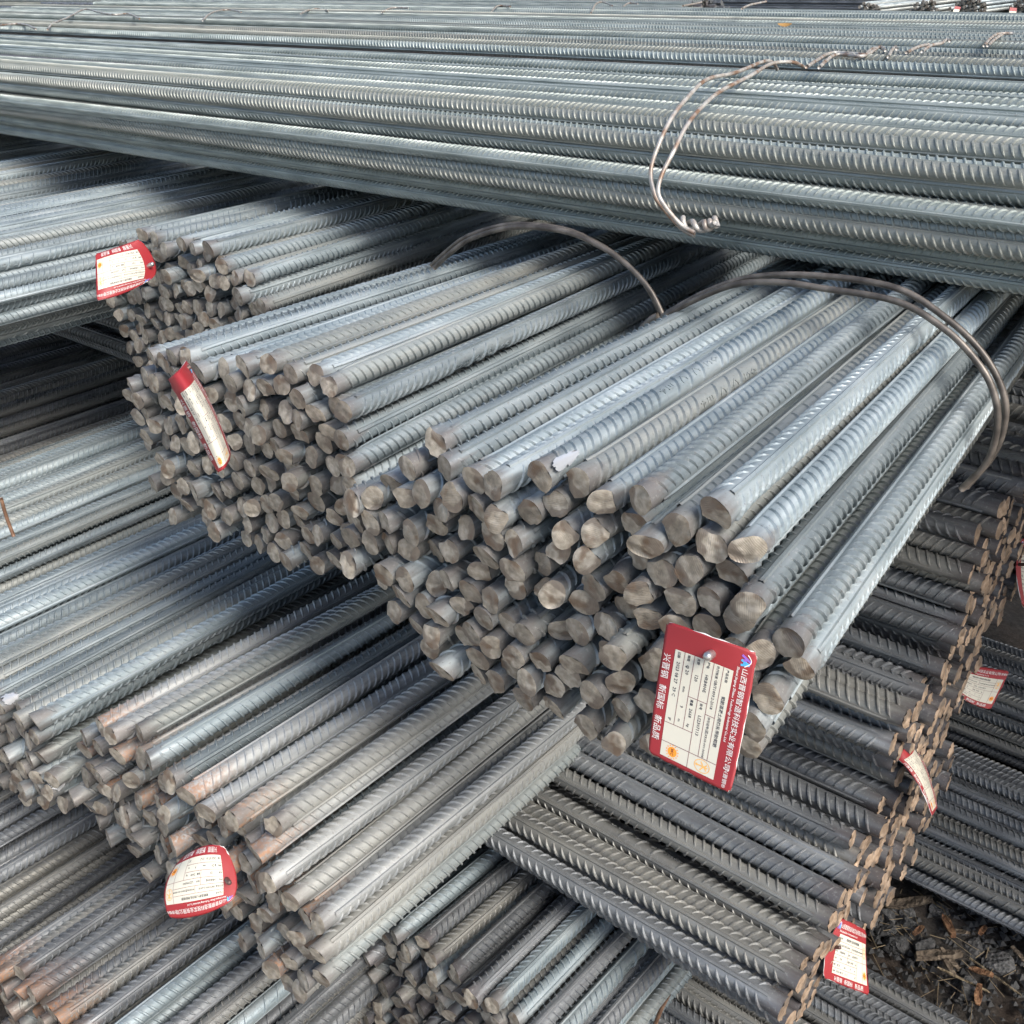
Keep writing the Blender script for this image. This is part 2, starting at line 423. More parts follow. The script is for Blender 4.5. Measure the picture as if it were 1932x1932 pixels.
# ------------------------------------------------------------------ ground
def ground():
    n = 90; vs, fs = [], []
    g = np.random.RandomState(3)
    xs = np.concatenate([[-60, -20, -8, -4], np.linspace(-2.2, 1.2, n), [3, 8, 20, 60]]); ys = np.concatenate([[-40, -10, -3], np.linspace(-.5, 2.9, n), [5, 9, 16, 30, 90]])
    for y in ys:
        for x in xs:
            z = .012 * math.sin(x * 9 + 1.3 * math.sin(y * 7)) + .01 * math.sin(y * 13 + x * 4) + g.uniform(-.006, .006)
            vs.append((x, y, z - .005))
    nx = len(xs)
    for j in range(len(ys) - 1):
        for i in range(nx - 1): fs.append((j * nx + i, j * nx + i + 1, (j + 1) * nx + i + 1, (j + 1) * nx + i))
    m, nn, l, b = nt('dark_soil')
    tc = N(nn, 'ShaderNodeTexCoord'); a = N(nn, 'ShaderNodeTexNoise'); a.inputs['Scale'].default_value = 60; a.inputs['Detail'].default_value = 8; a.inputs['Roughness'].default_value = .7
    l.new(tc.outputs['Object'], a.inputs['Vector'])
    c = N(nn, 'ShaderNodeTexNoise'); c.inputs['Scale'].default_value = 9; c.inputs['Detail'].default_value = 4; l.new(tc.outputs['Object'], c.inputs['Vector'])
    base = ramp(nn, l, a.outputs['Fac'], [(.3, (.02, .018, .016)), (.5, (.05, .044, .038)), (.7, (.1, .088, .075))])
    base = mixc(nn, l, ramp(nn, l, c.outputs['Fac'], [(.45, 0), (.65, .6)]), base, (.075, .05, .035))
    l.new(base, b.inputs['Base Color']); b.inputs['Roughness'].default_value = .95
    bp = N(nn, 'ShaderNodeBump'); bp.inputs['Strength'].default_value = 1; bp.inputs['Distance'].default_value = .01
    l.new(a.outputs['Fac'], bp.inputs['Height']); l.new(bp.outputs[0], b.inputs['Normal'])
    o = add('ground', mesh('ground', vs, fs, m, smooth=True)); tag(o, kind='structure')
ground()
def bounce_sheet():          # unseen pale sheet behind and right of viewer, added to bounce light onto bar ends
    m, n, l, b = nt('pale_bounce'); tc = N(n, 'ShaderNodeTexCoord'); x = N(n, 'ShaderNodeTexNoise'); x.inputs['Scale'].default_value = 3; x.inputs['Detail'].default_value = 6; l.new(tc.outputs['Object'], x.inputs['Vector'])
    l.new(ramp(n, l, x.outputs['Fac'], [(.3, (.33, .30, .26)), (.7, (.5, .46, .4))]), b.inputs['Base Color']); b.inputs['Roughness'].default_value = .9
    vs = [(-40, -40, .03), (60, -40, .03), (60, -.7, .03), (1.5, -.7, .03), (-40, -.7, .03), (1.5, 60, .03), (60, 60, .03)]
    tag(add('bounce_sheet', mesh('bounce_sheet', vs, [(0, 1, 2, 3, 4), (3, 2, 6, 5)], m)), kind='structure')
bounce_sheet()

# ------------------------------------------------------------------ bundles running away from the camera (+Y), sheared ends in view
def end_bundle(name, label, group, poly, y, s, key, seed, conv=0., slope=(0, 0), jit=.011, fixed=True, scale=1.0, extra=(), alt=None, sel=None):
    cx = sum(p[0] for p in poly) / len(poly); cz = sum(p[1] for p in poly) / len(poly)
    root = empty(name, V(cx, y, min(p[1] for p in poly) - .012)); tag(root, label, 'rebar bundle', group)
    P = pack_poly(poly, s, seed, fixed)
    r = random.Random(seed + 5)
    for (x, z) in P:
        d = (slope[0] - (x - cx) * conv + r.gauss(0, .006), 1, slope[1] - (z - cz) * conv + r.gauss(0, .005))
        k = key if alt is None or r.random() > alt[1] else alt[0]
        bar(root, k, V(x, y + r.gauss(0, jit), z), d, r.uniform(0, 6.28), scale)
    return root, P
GB = 'reinforcing bar bundles with sheared ends towards the viewer'
polyC = [(-.667, -.41), (-.646, -.425), (-.599, -.422), (-.57, -.416), (-.525, -.398), (-.493, -.398), (-.457, -.403), (-.418, -.385), (-.385, -.402), (-.357, -.382), (-.327, -.402), (-.313, -.439), (-.283, -.465), (-.277, -.492), (-.295, -.524), (-.304, -.553), (-.308, -.578), (-.362, -.615), (-.402, -.63), (-.435, -.637), (-.476, -.644), (-.517, -.646), (-.55, -.647), (-.586, -.642), (-.615, -.65), (-.648, -.651), (-.681, -.646), (-.697, -.622), (-.724, -.615), (-.754, -.588), (-.788, -.574), (-.789, -.548), (-.772, -.501), (-.724, -.468), (-.696, -.44)]
C, _ = end_bundle('rebar_bundle', 'large front rebar bundle with the big red and white card hanging from its cut ends', GB, polyC, .65, .0285, 'steel', 101, conv=.3, slope=(-.02, .08), scale=1.1, jit=.007)
polyB2 = [(-1.259, -.467), (-1.20, -.45), (-1.144, -.435), (-1.092, -.444), (-1.04, -.429), (-.992, -.417), (-.95, -.42), (-.918, -.417), (-.887, -.419), (-.854, -.438), (-.859, -.474), (-.842, -.494), (-.85, -.56), (-.88, -.64), (-.93, -.66), (-.982, -.669), (-1.03, -.68), (-1.071, -.685), (-1.11, -.69), (-1.147, -.686), (-1.241, -.692), (-1.286, -.654), (-1.267, -.615), (-1.327, -.608), (-1.32, -.566), (-1.326, -.535)]
B2, _ = end_bundle('rebar_bundle', 'rebar bundle left of the front one, a folded red card on its cut ends', GB, polyB2, .72, .0285, 'steel', 102, conv=.2, slope=(-.01, .03), scale=1.08, jit=.008)
polyB1 = [(-1.66, -.403), (-1.62, -.405), (-1.54, -.40), (-1.461, -.398), (-1.422, -.419), (-1.371, -.43), (-1.341, -.468), (-1.36, -.53), (-1.40, -.62), (-1.5, -.66), (-1.62, -.665), (-1.72, -.66), (-1.747, -.643), (-1.759, -.622), (-1.772, -.592), (-1.767, -.558), (-1.776, -.534), (-1.787, -.5), (-1.722, -.434)]
B1, _ = end_bundle('rebar_bundle', 'blue grey rebar bundle whose upper corner holds a tilted red card', GB, polyB1, .98, .0272, 'steel', 103, conv=.14, slope=(-.03, .02), scale=1.05, jit=.008)
polyE = [(-1.152, -.887), (-1.1, -.87), (-1.06, -.856), (-1.02, -.87), (-.973, -.874), (-.93, -.87), (-.892, -.872), (-.845, -.859), (-.788, -.846), (-.771, -.897), (-.754, -.921), (-.718, -.938), (-.72, -.985), (-.733, -1.038), (-.772, -1.086), (-.804, -1.106), (-.814, -1.079), (-.886, -1.09), (-.93, -1.07), (-1.038, -1.085), (-1.079, -1.092), (-1.118, -1.08), (-1.166, -1.078), (-1.205, -1.077), (-1.239, -1.074), (-1.205, -.993), (-1.214, -.959), (-1.198, -.928)]
E_, _ = end_bundle('rebar_bundle', 'lower rebar bundle with rust tinted tips, a curled card stuck in its cut ends', GB, polyE, .49, .0335, 'pale', 104, conv=.08, slope=(.0, .0), jit=.009, alt=('steel', .35), scale=1.1)
polyH = [(-1.268, -.918), (-1.33, -.935), (-1.43, -.935), (-1.55, -.92), (-1.66, -.95), (-1.7, -1.02), (-1.64, -1.1), (-1.5, -1.13), (-1.36, -1.10), (-1.273, -1.07), (-1.257, -1.01), (-1.30, -1.0)]
Hb, _ = end_bundle('rebar_bundle', 'rebar bundle at the left edge with cut ends partly out of frame', GB, polyH, .46, .030, 'steel', 105, conv=.08, slope=(-.02, .01), scale=1.14, jit=.008)
polyF = [(-.815, -1.199), (-.779, -1.196), (-.714, -1.2), (-.641, -1.199), (-.58, -1.21), (-.535, -1.25), (-.53, -1.32), (-.56, -1.42), (-.7, -1.47), (-.9, -1.475), (-.979, -1.45), (-.963, -1.39), (-.903, -1.314), (-.85, -1.233)]
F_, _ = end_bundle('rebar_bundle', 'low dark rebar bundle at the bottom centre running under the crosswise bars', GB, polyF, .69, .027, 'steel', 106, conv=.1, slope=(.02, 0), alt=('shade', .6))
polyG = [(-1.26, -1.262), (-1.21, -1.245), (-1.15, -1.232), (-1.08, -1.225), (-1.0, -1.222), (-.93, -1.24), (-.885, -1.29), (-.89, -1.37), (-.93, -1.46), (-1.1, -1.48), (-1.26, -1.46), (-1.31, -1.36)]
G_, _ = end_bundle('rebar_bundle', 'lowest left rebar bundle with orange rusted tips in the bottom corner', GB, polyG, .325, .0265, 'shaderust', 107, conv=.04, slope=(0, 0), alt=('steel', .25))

# ------------------------------------------------------------------ bundles along Y whose ends lie outside the picture
def ybundle(label, cx, cz, hw, hh, n, y0, key, seed, group, slope=(0, 0), d=.0248):
    A = pack_blob(n, hw, hh, d, seed) + (cx, cz)
    root = empty('rebar_bundle', V(cx, y0, A[:, 1].min() - .011)); tag(root, label, 'rebar bundle', group)
    vis = seen(A, .0115, ((0, 0), (.3, 0), (-.3, .1)), 1); r = random.Random(seed); cp = []
    for (x, z), v in zip(A, vis):
        yj = y0 + r.gauss(0, .015)
        if v: bar(root, key, V(x, yj, z), (slope[0] + r.gauss(0, .004), 1, slope[1] + r.gauss(0, .003)), r.uniform(0, 6.28), end=False)
        else: cp.append((V(x, yj, z), V(x + slope[0] * 1.8, yj + 1.8, z + slope[1] * 1.8)))
    core(root, cp); return root
GL = 'bundles whose near ends lie beyond the left edge'
ybundle('blue grey rebar bundle at the left edge behind the tilted red card', -2.06, -.515, .24, .052, 150, .45, 'steellong', 201, GL, (-.03, .0))
ybundle('second blue grey bundle from the card, under the long crosswise pile', -2.56, -.515, .24, .052, 150, .55, 'steellong', 202, GL, (-.03, .0))
ybundle('farthest blue grey bundle, a sliver just under the crosswise pile at the left edge', -3.06, -.515, .24, .052, 150, .7, 'steellong', 203, GL, (-.03, .0))
J_ = ybundle('shaded grey rebar bundle with a thin tie wire at the left edge, mid height', -1.93, -.985, .24, .052, 150, .25, 'steellong', 204, GL, (-.03, .01))
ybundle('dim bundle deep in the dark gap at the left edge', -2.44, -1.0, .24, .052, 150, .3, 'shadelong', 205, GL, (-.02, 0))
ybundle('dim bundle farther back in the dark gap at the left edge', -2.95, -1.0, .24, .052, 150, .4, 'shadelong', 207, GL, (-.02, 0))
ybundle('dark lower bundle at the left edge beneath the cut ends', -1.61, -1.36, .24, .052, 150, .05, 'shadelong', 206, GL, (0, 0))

# ------------------------------------------------------------------ long crosswise pile on top (bars along X)
GA = 'long crosswise bundles on top of the pile'
def xbundle(label, cy, cz, hw, hh, n, x0, L, key, seed, group, d=.0248, scale=.9, end=False, yaw=0., thr=1, gap=.1):
    A = pack_blob(n, hw, hh, d * scale, seed) + (cy, cz)
    root = empty('rebar_bundle', V(x0, cy, A[:, 1].min() - .011 * scale)); tag(root, label, 'rebar bundle', group)
    vis = seen(A, .0115 * scale, ((0, 0), (-.25, .05)), thr); r = random.Random(seed); cp = []
    if gap: keep = np.array([not (v and r.random() < gap) for v in vis]); A = A[keep]; vis = seen(A, .0115 * scale, ((0, 0), (-.25, .05)), thr)
    A = A + np.random.RandomState(seed).normal(0, .0012, A.shape)
    for (y, z), v in zip(A, vis):
        xj = x0 + r.gauss(0, .02)
        if v: bar(root, key, V(xj, y, z), (-1, yaw + r.gauss(0, .0022), r.gauss(0, .001)), r.uniform(0, 6.28), scale, end)
        else: cp.append((V(xj, y, z), V(xj - L, y + yaw * L, z)))
    core(root, cp, .0112 * scale); return root, A
A1, A1p = xbundle('nearest long crosswise rebar bundle, bound by a twisted bright double wire', 1.405, -.262, .27, .04, 178, 1.2, 7.5, 'top', 301, GA)
A2, _ = xbundle('second long crosswise bundle, right behind the one with the twisted wire', 1.925, -.262, .27, .04, 178, 1.25, 7.5, 'top', 302, GA)
A3, _ = xbundle('third long crosswise bundle counted from the twisted wire', 2.42, -.265, .27, .04, 178, 1.15, 7.5, 'top', 303, GA)
A4, _ = xbundle('fourth long crosswise bundle from the twisted wire, below the orange leaf', 2.9, -.262, .27, .04, 178, 1.2, 7.5, 'top', 304, GA)
A5, _ = xbundle('fifth long crosswise bundle, the far edge of the top pile at the right', 3.36, -.27, .27, .04, 178, 1.2, 7.5, 'top', 305, GA)
A6, _ = xbundle('sixth crosswise bundle, ending at the top centre of the picture', 3.85, -.28, .27, .04, 178, -2.35, 7.5, 'top', 306, GA)
A7, _ = xbundle('farthest crosswise bundle at the very top of the picture, left of centre', 4.35, -.27, .27, .04, 178, -2.6, 7.5, 'top', 307, GA)

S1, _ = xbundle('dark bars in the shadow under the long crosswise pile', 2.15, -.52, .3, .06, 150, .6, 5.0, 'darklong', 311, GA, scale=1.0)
# ------------------------------------------------------------------ thick dark crosswise bars on the right (ends towards +X)
GD = 'dark thick bar bundles with ends at the right'
def heap(label, poly, x0, key, seed, s=.0285, L=.85, scale=1.2):
    root = empty('rebar_bundle', V(x0, sum(p[0] for p in poly) / len(poly), min(p[1] for p in poly) - .013)); tag(root, label, 'rebar bundle', GD)
    P = pack_poly(poly, s, seed, True); r = random.Random(seed)
    A = np.array(P); vis = seen(A, .0135, ((0, 0), (.2, .1), (-.2, .1)), 1); cp = []
    for (y, z), v in zip(P, vis):
        xj = x0 + r.gauss(0, .006)
        # the end face is seen from the right side: keep every bar near it, the rest only where its length shows
        bar(root, key, V(xj, y, z), (-1, r.gauss(0, .006), r.gauss(0, .005)), r.uniform(0, 6.28), scale, True)
    return root
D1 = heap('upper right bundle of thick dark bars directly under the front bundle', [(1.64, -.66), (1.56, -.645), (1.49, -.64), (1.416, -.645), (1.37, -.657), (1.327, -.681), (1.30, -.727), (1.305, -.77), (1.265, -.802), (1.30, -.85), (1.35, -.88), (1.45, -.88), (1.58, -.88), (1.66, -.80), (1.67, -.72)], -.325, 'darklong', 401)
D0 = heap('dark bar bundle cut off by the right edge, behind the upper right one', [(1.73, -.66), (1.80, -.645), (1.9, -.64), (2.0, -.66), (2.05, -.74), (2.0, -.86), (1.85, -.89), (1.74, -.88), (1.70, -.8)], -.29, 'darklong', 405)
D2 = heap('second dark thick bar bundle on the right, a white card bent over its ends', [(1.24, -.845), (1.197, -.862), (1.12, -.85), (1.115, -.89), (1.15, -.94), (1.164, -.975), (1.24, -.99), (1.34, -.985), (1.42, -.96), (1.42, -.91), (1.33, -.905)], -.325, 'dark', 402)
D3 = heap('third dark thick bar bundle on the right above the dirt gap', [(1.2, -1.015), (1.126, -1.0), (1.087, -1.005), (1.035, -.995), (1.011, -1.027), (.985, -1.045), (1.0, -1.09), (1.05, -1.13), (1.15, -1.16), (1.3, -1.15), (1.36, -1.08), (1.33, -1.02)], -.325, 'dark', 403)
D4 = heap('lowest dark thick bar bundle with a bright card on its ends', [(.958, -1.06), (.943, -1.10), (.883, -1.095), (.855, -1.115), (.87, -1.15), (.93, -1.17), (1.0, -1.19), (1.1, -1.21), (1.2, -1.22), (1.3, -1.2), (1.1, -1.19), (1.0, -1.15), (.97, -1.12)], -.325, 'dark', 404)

GK = 'bundles lying on the dirt at the lower right'
def low(label, cy, cz, hw, hh, n, x0, seed):
    A = pack_blob(n, hw, hh, .0252, seed) + (cy, cz)
    root = empty('rebar_bundle', V(x0, cy, A[:, 1].min() - .012)); tag(root, label, 'rebar bundle', GK)
    vis = seen(A, .0112, ((0, 0), (.3, 0), (-.3, 0)), 1); r = random.Random(seed); cp = []
    for (y, z), v in zip(A, vis):
        xj = x0 + r.gauss(0, .02)
        if v: bar(root, 'darklong', V(xj, y, z), (-1, r.gauss(0, .004), r.gauss(0, .002)), r.uniform(0, 6.28), 1.02, False)
        else: cp.append((V(xj, y, z), V(xj - 2.4, y, z)))
    core(root, cp, .0107); return root
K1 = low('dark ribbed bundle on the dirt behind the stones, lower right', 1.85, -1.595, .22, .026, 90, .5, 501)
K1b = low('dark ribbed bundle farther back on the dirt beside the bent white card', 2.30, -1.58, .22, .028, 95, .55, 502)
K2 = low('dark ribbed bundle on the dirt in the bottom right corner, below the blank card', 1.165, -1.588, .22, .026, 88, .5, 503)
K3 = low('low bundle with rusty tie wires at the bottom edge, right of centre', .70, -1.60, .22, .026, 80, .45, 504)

# ------------------------------------------------------------------ pixel-free card geometry: a card is a 3 x 3 net of points in world space
def unproj(px, py, depth):                # used only to turn measured sight lines into world coordinates at a known distance
    v = Vector(((px - 966.) / 2021.2, -(py - 966.) / 2021.2, -1.)) * depth
    return CM @ v
def lag(t): return ((1 - t) * (1 - 2 * t), 4 * t * (1 - t), t * (2 * t - 1))
class Patch:
    def __init__(s, P): s.P = P           # P[j][i], j: v = 0, .5, 1 (bottom to top), i: u = 0, .5, 1
    def at(s, u, v):
        a, b = lag(u), lag(v); q = Vector()
        for j in range(3):
            for i in range(3): q += s.P[j][i] * (a[i] * b[j])
        return q
    def nrm(s, u, v):
        e = .01; return (s.at(u + e, v) - s.at(u - e, v)).cross(s.at(u, v + e) - s.at(u, v - e)).normalized()
    def on(s, u, v, h): return s.at(u, v) + s.nrm(u, v) * h
CW, CH = 120., 82.                        # card layout in millimetres
M['card_red'] = plain('card_red', (.30, .022, .026), .5)
M['card_white'] = plain('card_white', (.6, .57, .47), .55)
M['card_ink'] = plain('card_ink', (.05, .05, .06), .7)
M['card_line'] = plain('card_line', (.22, .10, .10), .7)
M['card_paper'] = plain('card_paper', (.8, .78, .74), .6)
M['print_white'] = plain('print_white', (.72, .68, .64), .55)
M['orange'] = plain('print_orange', (.85, .30, .03), .6)
M['gold'] = plain('print_gold', (.78, .42, .12), .6)
M['blue'] = plain('print_blue', (.06, .35, .65), .55)
M['purple'] = plain('print_purple', (.25, .10, .45), .55)
M['stud'] = plain('shot_nail_steel', (.5, .49, .47), .3, .8)
M['stud_dark'] = plain('brown_nail', (.13, .08, .07), .5, .4)
TX = {}
def txt(t, size):
    k = (t, size)
    if k not in TX: TX[k] = text_mesh(t, size, 2 if size > 4.5 else 1, 'LEFT', size * (.004 if size > 4.5 else .016))
    return TX[k]
def card(label, P, group, rows, nail='stud', nail_uv=(.12, .52), detail=2, thick=.0005, nail_len=.012):
    pt = Patch(P); org = pt.at(.5, .5)
    # card body, rounded corners
    us = [0, .02, .05] + list(np.linspace(.1, .9, 13)) + [.95, .98, 1]; vs_ = [0, .03, .07] + list(np.linspace(.12, .88, 9)) + [.93, .97, 1]
    vs, fs, mi = [], [], []; nu, nv = len(us), len(vs_)
    rr = random.Random(len(label))
    for side in (1, -1):
        for v in vs_:
            for u in us:
                U, Vv = u, v
                if (u in (0, 1)) and (v in (0, 1)): U = .016 if u == 0 else .984; Vv = .024 if v == 0 else .976
                wob = .0004 * rr.uniform(-1, 1) if (u in (0, 1) or v in (0, 1)) else 0
                vs.append(pt.on(U, Vv, side * thick) - org + Vector((wob, wob, wob)) * (1 if side > 0 else 1))
    o2 = nu * nv
    for j in range(nv - 1):
        for i in range(nu - 1):
            a = j * nu + i; fs.append((a, a + 1, a + nu + 1, a + nu)); mi.append(0)
            fs.append((o2 + a, o2 + a + nu, o2 + a + nu + 1, o2 + a + 1)); mi.append(1)
    rim = [i for i in range(nu)] + [j * nu + nu - 1 for j in range(1, nv)] + [(nv - 1) * nu + i for i in range(nu - 2, -1, -1)] + [j * nu for j in range(nv - 2, 0, -1)]
    for a, b in zip(rim, rim[1:] + rim[:1]): fs.append((a, o2 + a, o2 + b, b)); mi.append(1)
    root = empty('product_tag', org); tag(root, label, 'tag', group)
    def put(name, vs, fs, mats, mi=None, smooth=False):
        o = bpy.data.objects.new(name, mesh(name, vs, fs, mats, mi, smooth)); COL.objects.link(o); o.parent = root
        if name.startswith('printed'): o['kind'] = 'stuff'
        return o
    put('card', vs, fs, [M['card_red'], M['card_paper']], mi, True)
    def sheet(x0, y0, x1, y1, h, n=10, m=8):
        v, f = [], []
        for j in range(m + 1):
            for i in range(n + 1): v.append(pt.on((x0 + (x1 - x0) * i / n) / CW, (y0 + (y1 - y0) * j / m) / CH, h) - org)
        for j in range(m):
            for i in range(n): a = j * (n + 1) + i; f.append((a, a + 1, a + n + 2, a + n + 1))
        return v, f
    def join(parts):
        v, f = [], []
        for a, b in parts: o = len(v); v += a; f += [tuple(o + i for i in q) for q in b]
        return v, f
    X0, X1, Y0, Y1, XE = 21., 116., 11.5, 64., 103.
    v, f = sheet(X0, Y0, X1, Y1, thick + .00025, 14, 10); put('white_panel', v, f, M['card_white'], None, True)
    rh = (Y1 - Y0) / 6
    if detail >= 1:
        L = [];
        def hl(y, a, b): L.append(sheet(a, y - .26, b, y + .26, thick + .0004, 10, 1))
        def vl(x, a, b): L.append(sheet(x - .26, a, x + .26, b, thick + .0004, 1, 6))
        for k in range(1, 6):
            y = Y1 - k * rh; hl(y, X0, XE if k <= 3 else 86.)
        vl(XE, Y0, Y1); vl(86, Y0, Y1 - 3 * rh); vl(57, Y1 - 4 * rh, Y1 - 2 * rh); vl(66, Y1 - 2 * rh, Y1 - rh); hl(Y1 - 3 * rh, XE, X1)
        v, f = join(L); put('printed_grid', v, f, M['card_line'])
    def words(items, h):
        P = []
        for t, x, y, size in items:
            gv, gf = txt(t, size)
            P.append(([pt.on((x + a) / CW, (y + b) / CH, h) - org for a, b in gv], gf))
        return join(P)
    it = [('兴晋钢', 27, 2.6, 7.4), ('新国标', 55, 2.6, 7.4), ('新品质', 83, 2.6, 7.4)]
    if detail >= 1:
        it += [('山西晋钢智造科技实业有限公司', 15.5, 71.6, 6.3), ('兴晋钢®', 101.5, 72.4, 4.6), ('Shanxi Jingang Zhizao Technology Industrial Co.,Ltd', 16, 66.6, 3.1)]
    v, f = words(it, thick + .0004); put('printed_lettering', v, f, M['print_white'])
    if detail >= 1:
        y = lambda k: Y1 - k * rh + rh * .34
        it = [('产品名称', 22, y(1), 2.8), ('钢筋混凝土用热轧带肋钢筋', 45, y(1), 3.7), ('执行标准', 22, y(2), 2.8), ('GB/T1499.2-2018', 34, y(2), 3.6), ('许可证号', 67, y(2), 2.6), (' (晋)XK05-001-00008', 76.5, y(2), 2.9),
              ('牌号', 22, y(3), 2.8), ('HRB400E', 33, y(3), 4.0), ('批号', 58.5, y(3), 2.8), (rows['lot'], 69, y(3), 4.0),
              ('支数', 22, y(4), 2.8), ('120', 36, y(4), 4.2), ('重量', 58.5, y(4), 2.8), ('2668', 66.5, y(4), 4.0), ('kg', 80, y(4), 3.2),
              ('规格', 22, y(5), 2.8), ('φ 20', 31, y(5), 4.2), ('mm', 50, y(5), 3.4), ('9', 67, y(5), 4.2), ('m', 79, y(5), 3.4),
              ('日期', 22, y(6), 2.8), (rows['date'], 31, y(6), 4.2), ('班', 81, y(6), 3.0)]
        v, f = words(it, thick + .0004); put('printed_entries', v, f, M['card_ink'])
    def ringmesh(cx, cy, rx, ry, w, n=28, h=.0004):
        v, f = [], []
        for k in range(n):
            a = 2 * math.pi * k / n
            for q in (1, 1 - w): v.append(pt.on((cx + rx * q * math.cos(a)) / CW, (cy + ry * q * math.sin(a)) / CH, thick + h) - org)
        for k in range(n): a, b = 2 * k, 2 * ((k + 1) % n); f.append((a, b, b + 1, a + 1))
        return v, f
    def disc(cx, cy, r, n=20, h=.0004):
        v = [pt.on((cx + r * math.cos(2 * math.pi * k / n)) / CW, (cy + r * math.sin(2 * math.pi * k / n)) / CH, thick + h) - org for k in range(n)]
        return v, [tuple(range(n))]
    ec = (XE + X1) / 2
    # orange sun emblem
    parts = [disc(ec, Y0 + 11, 4.4)] + [disc(ec + 5.6 * math.cos(k * .4488), Y0 + 11 + 5.6 * math.sin(k * .4488), .62, 6) for k in range(14)]
    v, f = join(parts); put('sun_emblem', v, f, M['orange'])
    if detail >= 1:
        v, f = words([('MC', ec - 2.9, Y0 + 9.7, 3.9)], thick + .0006); put('emblem_letters', v, f, plain('print_brown', (.25, .07, .02)) if 'pb' not in M else M['pb'])
        def stroke(a, b, w=.55): 
            a, b = Vector(a), Vector(b); d = (b - a).normalized(); p = Vector((-d.y, d.x)) * w
            return [pt.on(q.x / CW, q.y / CH, thick + .0004) - org for q in (a - p, a + p, b + p, b - p)], [(0, 3, 2, 1)]
        ey = Y0 + 40
        parts = [ringmesh(ec, ey, 5.6, 7.6, .1), stroke((ec, ey - 5.5), (ec, ey + 5.5)), stroke((ec - 3.6, ey - 1.5), (ec, ey + 1.5)), stroke((ec, ey + 1.5), (ec + 3.6, ey - 1.5)), stroke((ec - 2.5, ey + 4.5), (ec, ey + 2)), stroke((ec, ey + 2), (ec + 2.5, ey + 4.5)), disc(ec, ey - 5.2, 1.1, 8)]
        v, f = join(parts); put('oval_emblem', v, f, M['gold'])
        # company mark: purple and blue letters under a white arc
        v, f = join([stroke((5.5, 69), (9.5, 78), 1.0), stroke((9.2, 70.5), (9.2, 74), .9)]); put('company_mark', v, f, M['purple'])
        v, f = join([stroke((9.5, 69), (11.8, 77), .9), stroke((11.8, 77), (13.8, 69), .9), stroke((10.2, 71.6), (13.2, 71.6), .6)]); put('company_mark', v, f, M['blue'])
        v, f = join([stroke((4.0 + 1.5 * k, 74 + 4 * math.sin(k * .5)), (5.5 + 1.5 * k, 74 + 4 * math.sin((k + 1) * .5)), .4) for k in range(7)]); put('company_mark', v, f, M['print_white'])
    if nail:
        u, vv = nail_uv; c = pt.at(u, vv); nn = pt.nrm(u, vv); x = nn.orthogonal().normalized(); z = nn.cross(x)
        prof = [(.0001, nail_len), (.0022, nail_len * .97), (.0034, nail_len * .8), (.0037, nail_len * .5), (.0034, 0), (.0030, -.012)] if nail == 'stud' else [(.0001, nail_len), (.0022, nail_len * .98), (.0025, nail_len * .9), (.0025, -.012)]
        v, f = [], []
        for (r_, h_) in prof:
            for k in range(12): a = k * math.pi / 6; v.append(c + nn * h_ + (x * math.cos(a) + z * math.sin(a)) * r_ - org)
        for i in range(len(prof) - 1):
            for k in range(12): f.append((i * 12 + k, (i + 1) * 12 + k, (i + 1) * 12 + (k + 1) % 12, i * 12 + (k + 1) % 12))
        put('nail', v, f, M[nail], None, True)
    return root
def net(rows):      # rows: v = 0, .5, 1; each three (px, py, depth)
    return [[unproj(*q) for q in r] for r in rows]
def zoomed(off, sc, rows):
    return net([[((off[0] + x / sc) / 1.795, (off[1] + y / sc) / 1.795, d) for x, y, d in r] for r in rows])
GT = 'red and white product tags on the bundles'
# card on the front bundle: bottom edge of the print faces left, heading on the right
card('upright red and white card with a domed nail, hanging on the front bundle', zoomed((2100, 2050), 2.76,
     [[(440, 150, .80), (345, 770, .80), (260, 1370, .80)], [(870, 295, .775), (755, 930, .782), (650, 1570, .78)], [(1285, 450, .765), (1165, 1120, .765), (1035, 1755, .76)]]), GT, dict(lot='LS2307113', date='2023 08 27   29 C'))
card('narrow folded red card in the cut ends of the second bundle', zoomed((550, 1150), 3.863,
     [[(75, 520, 1.14), (400, 1130, 1.13), (720, 1745, 1.12)], [(215, 400, 1.13), (585, 1010, 1.115), (845, 1640, 1.12)], [(310, 270, 1.20), (640, 850, 1.19), (890, 1470, 1.18)]]), GT, dict(lot='LS2307114', date='2023 08 27   30 C'), nail='stud_dark', nail_uv=(.06, .85), nail_len=.004)
card('faded red card tilted outwards at the upper corner of the far left bundle', zoomed((300, 780), 7.43,
     [[(1275, 225, 1.66), (720, 425, 1.64), (170, 600, 1.62)], [(1700, 900, 1.68), (880, 990, 1.62), (190, 1200, 1.60)], [(1470, 1290, 1.65), (850, 1600, 1.61), (215, 1770, 1.59)]]), GT, dict(lot='LS2306642', date='2023 08 21   17 C'), nail_uv=(.12, .5))
card('curled upside down card stuck between the cut ends of the lower bundle', zoomed((500, 2800), 5.52,
     [[(1450, 390, 1.05), (1080, 355, 1.055), (640, 590, 1.07)], [(1660, 960, 1.055), (960, 1000, 1.045), (320, 1160, 1.055)], [(1590, 1370, 1.05), (1020, 1640, 1.045), (420, 1700, 1.05)]]), GT, dict(lot='LS2306541', date='2023 07 30   15 C'), nail='stud_dark', nail_uv=(.13, .52), nail_len=.016)
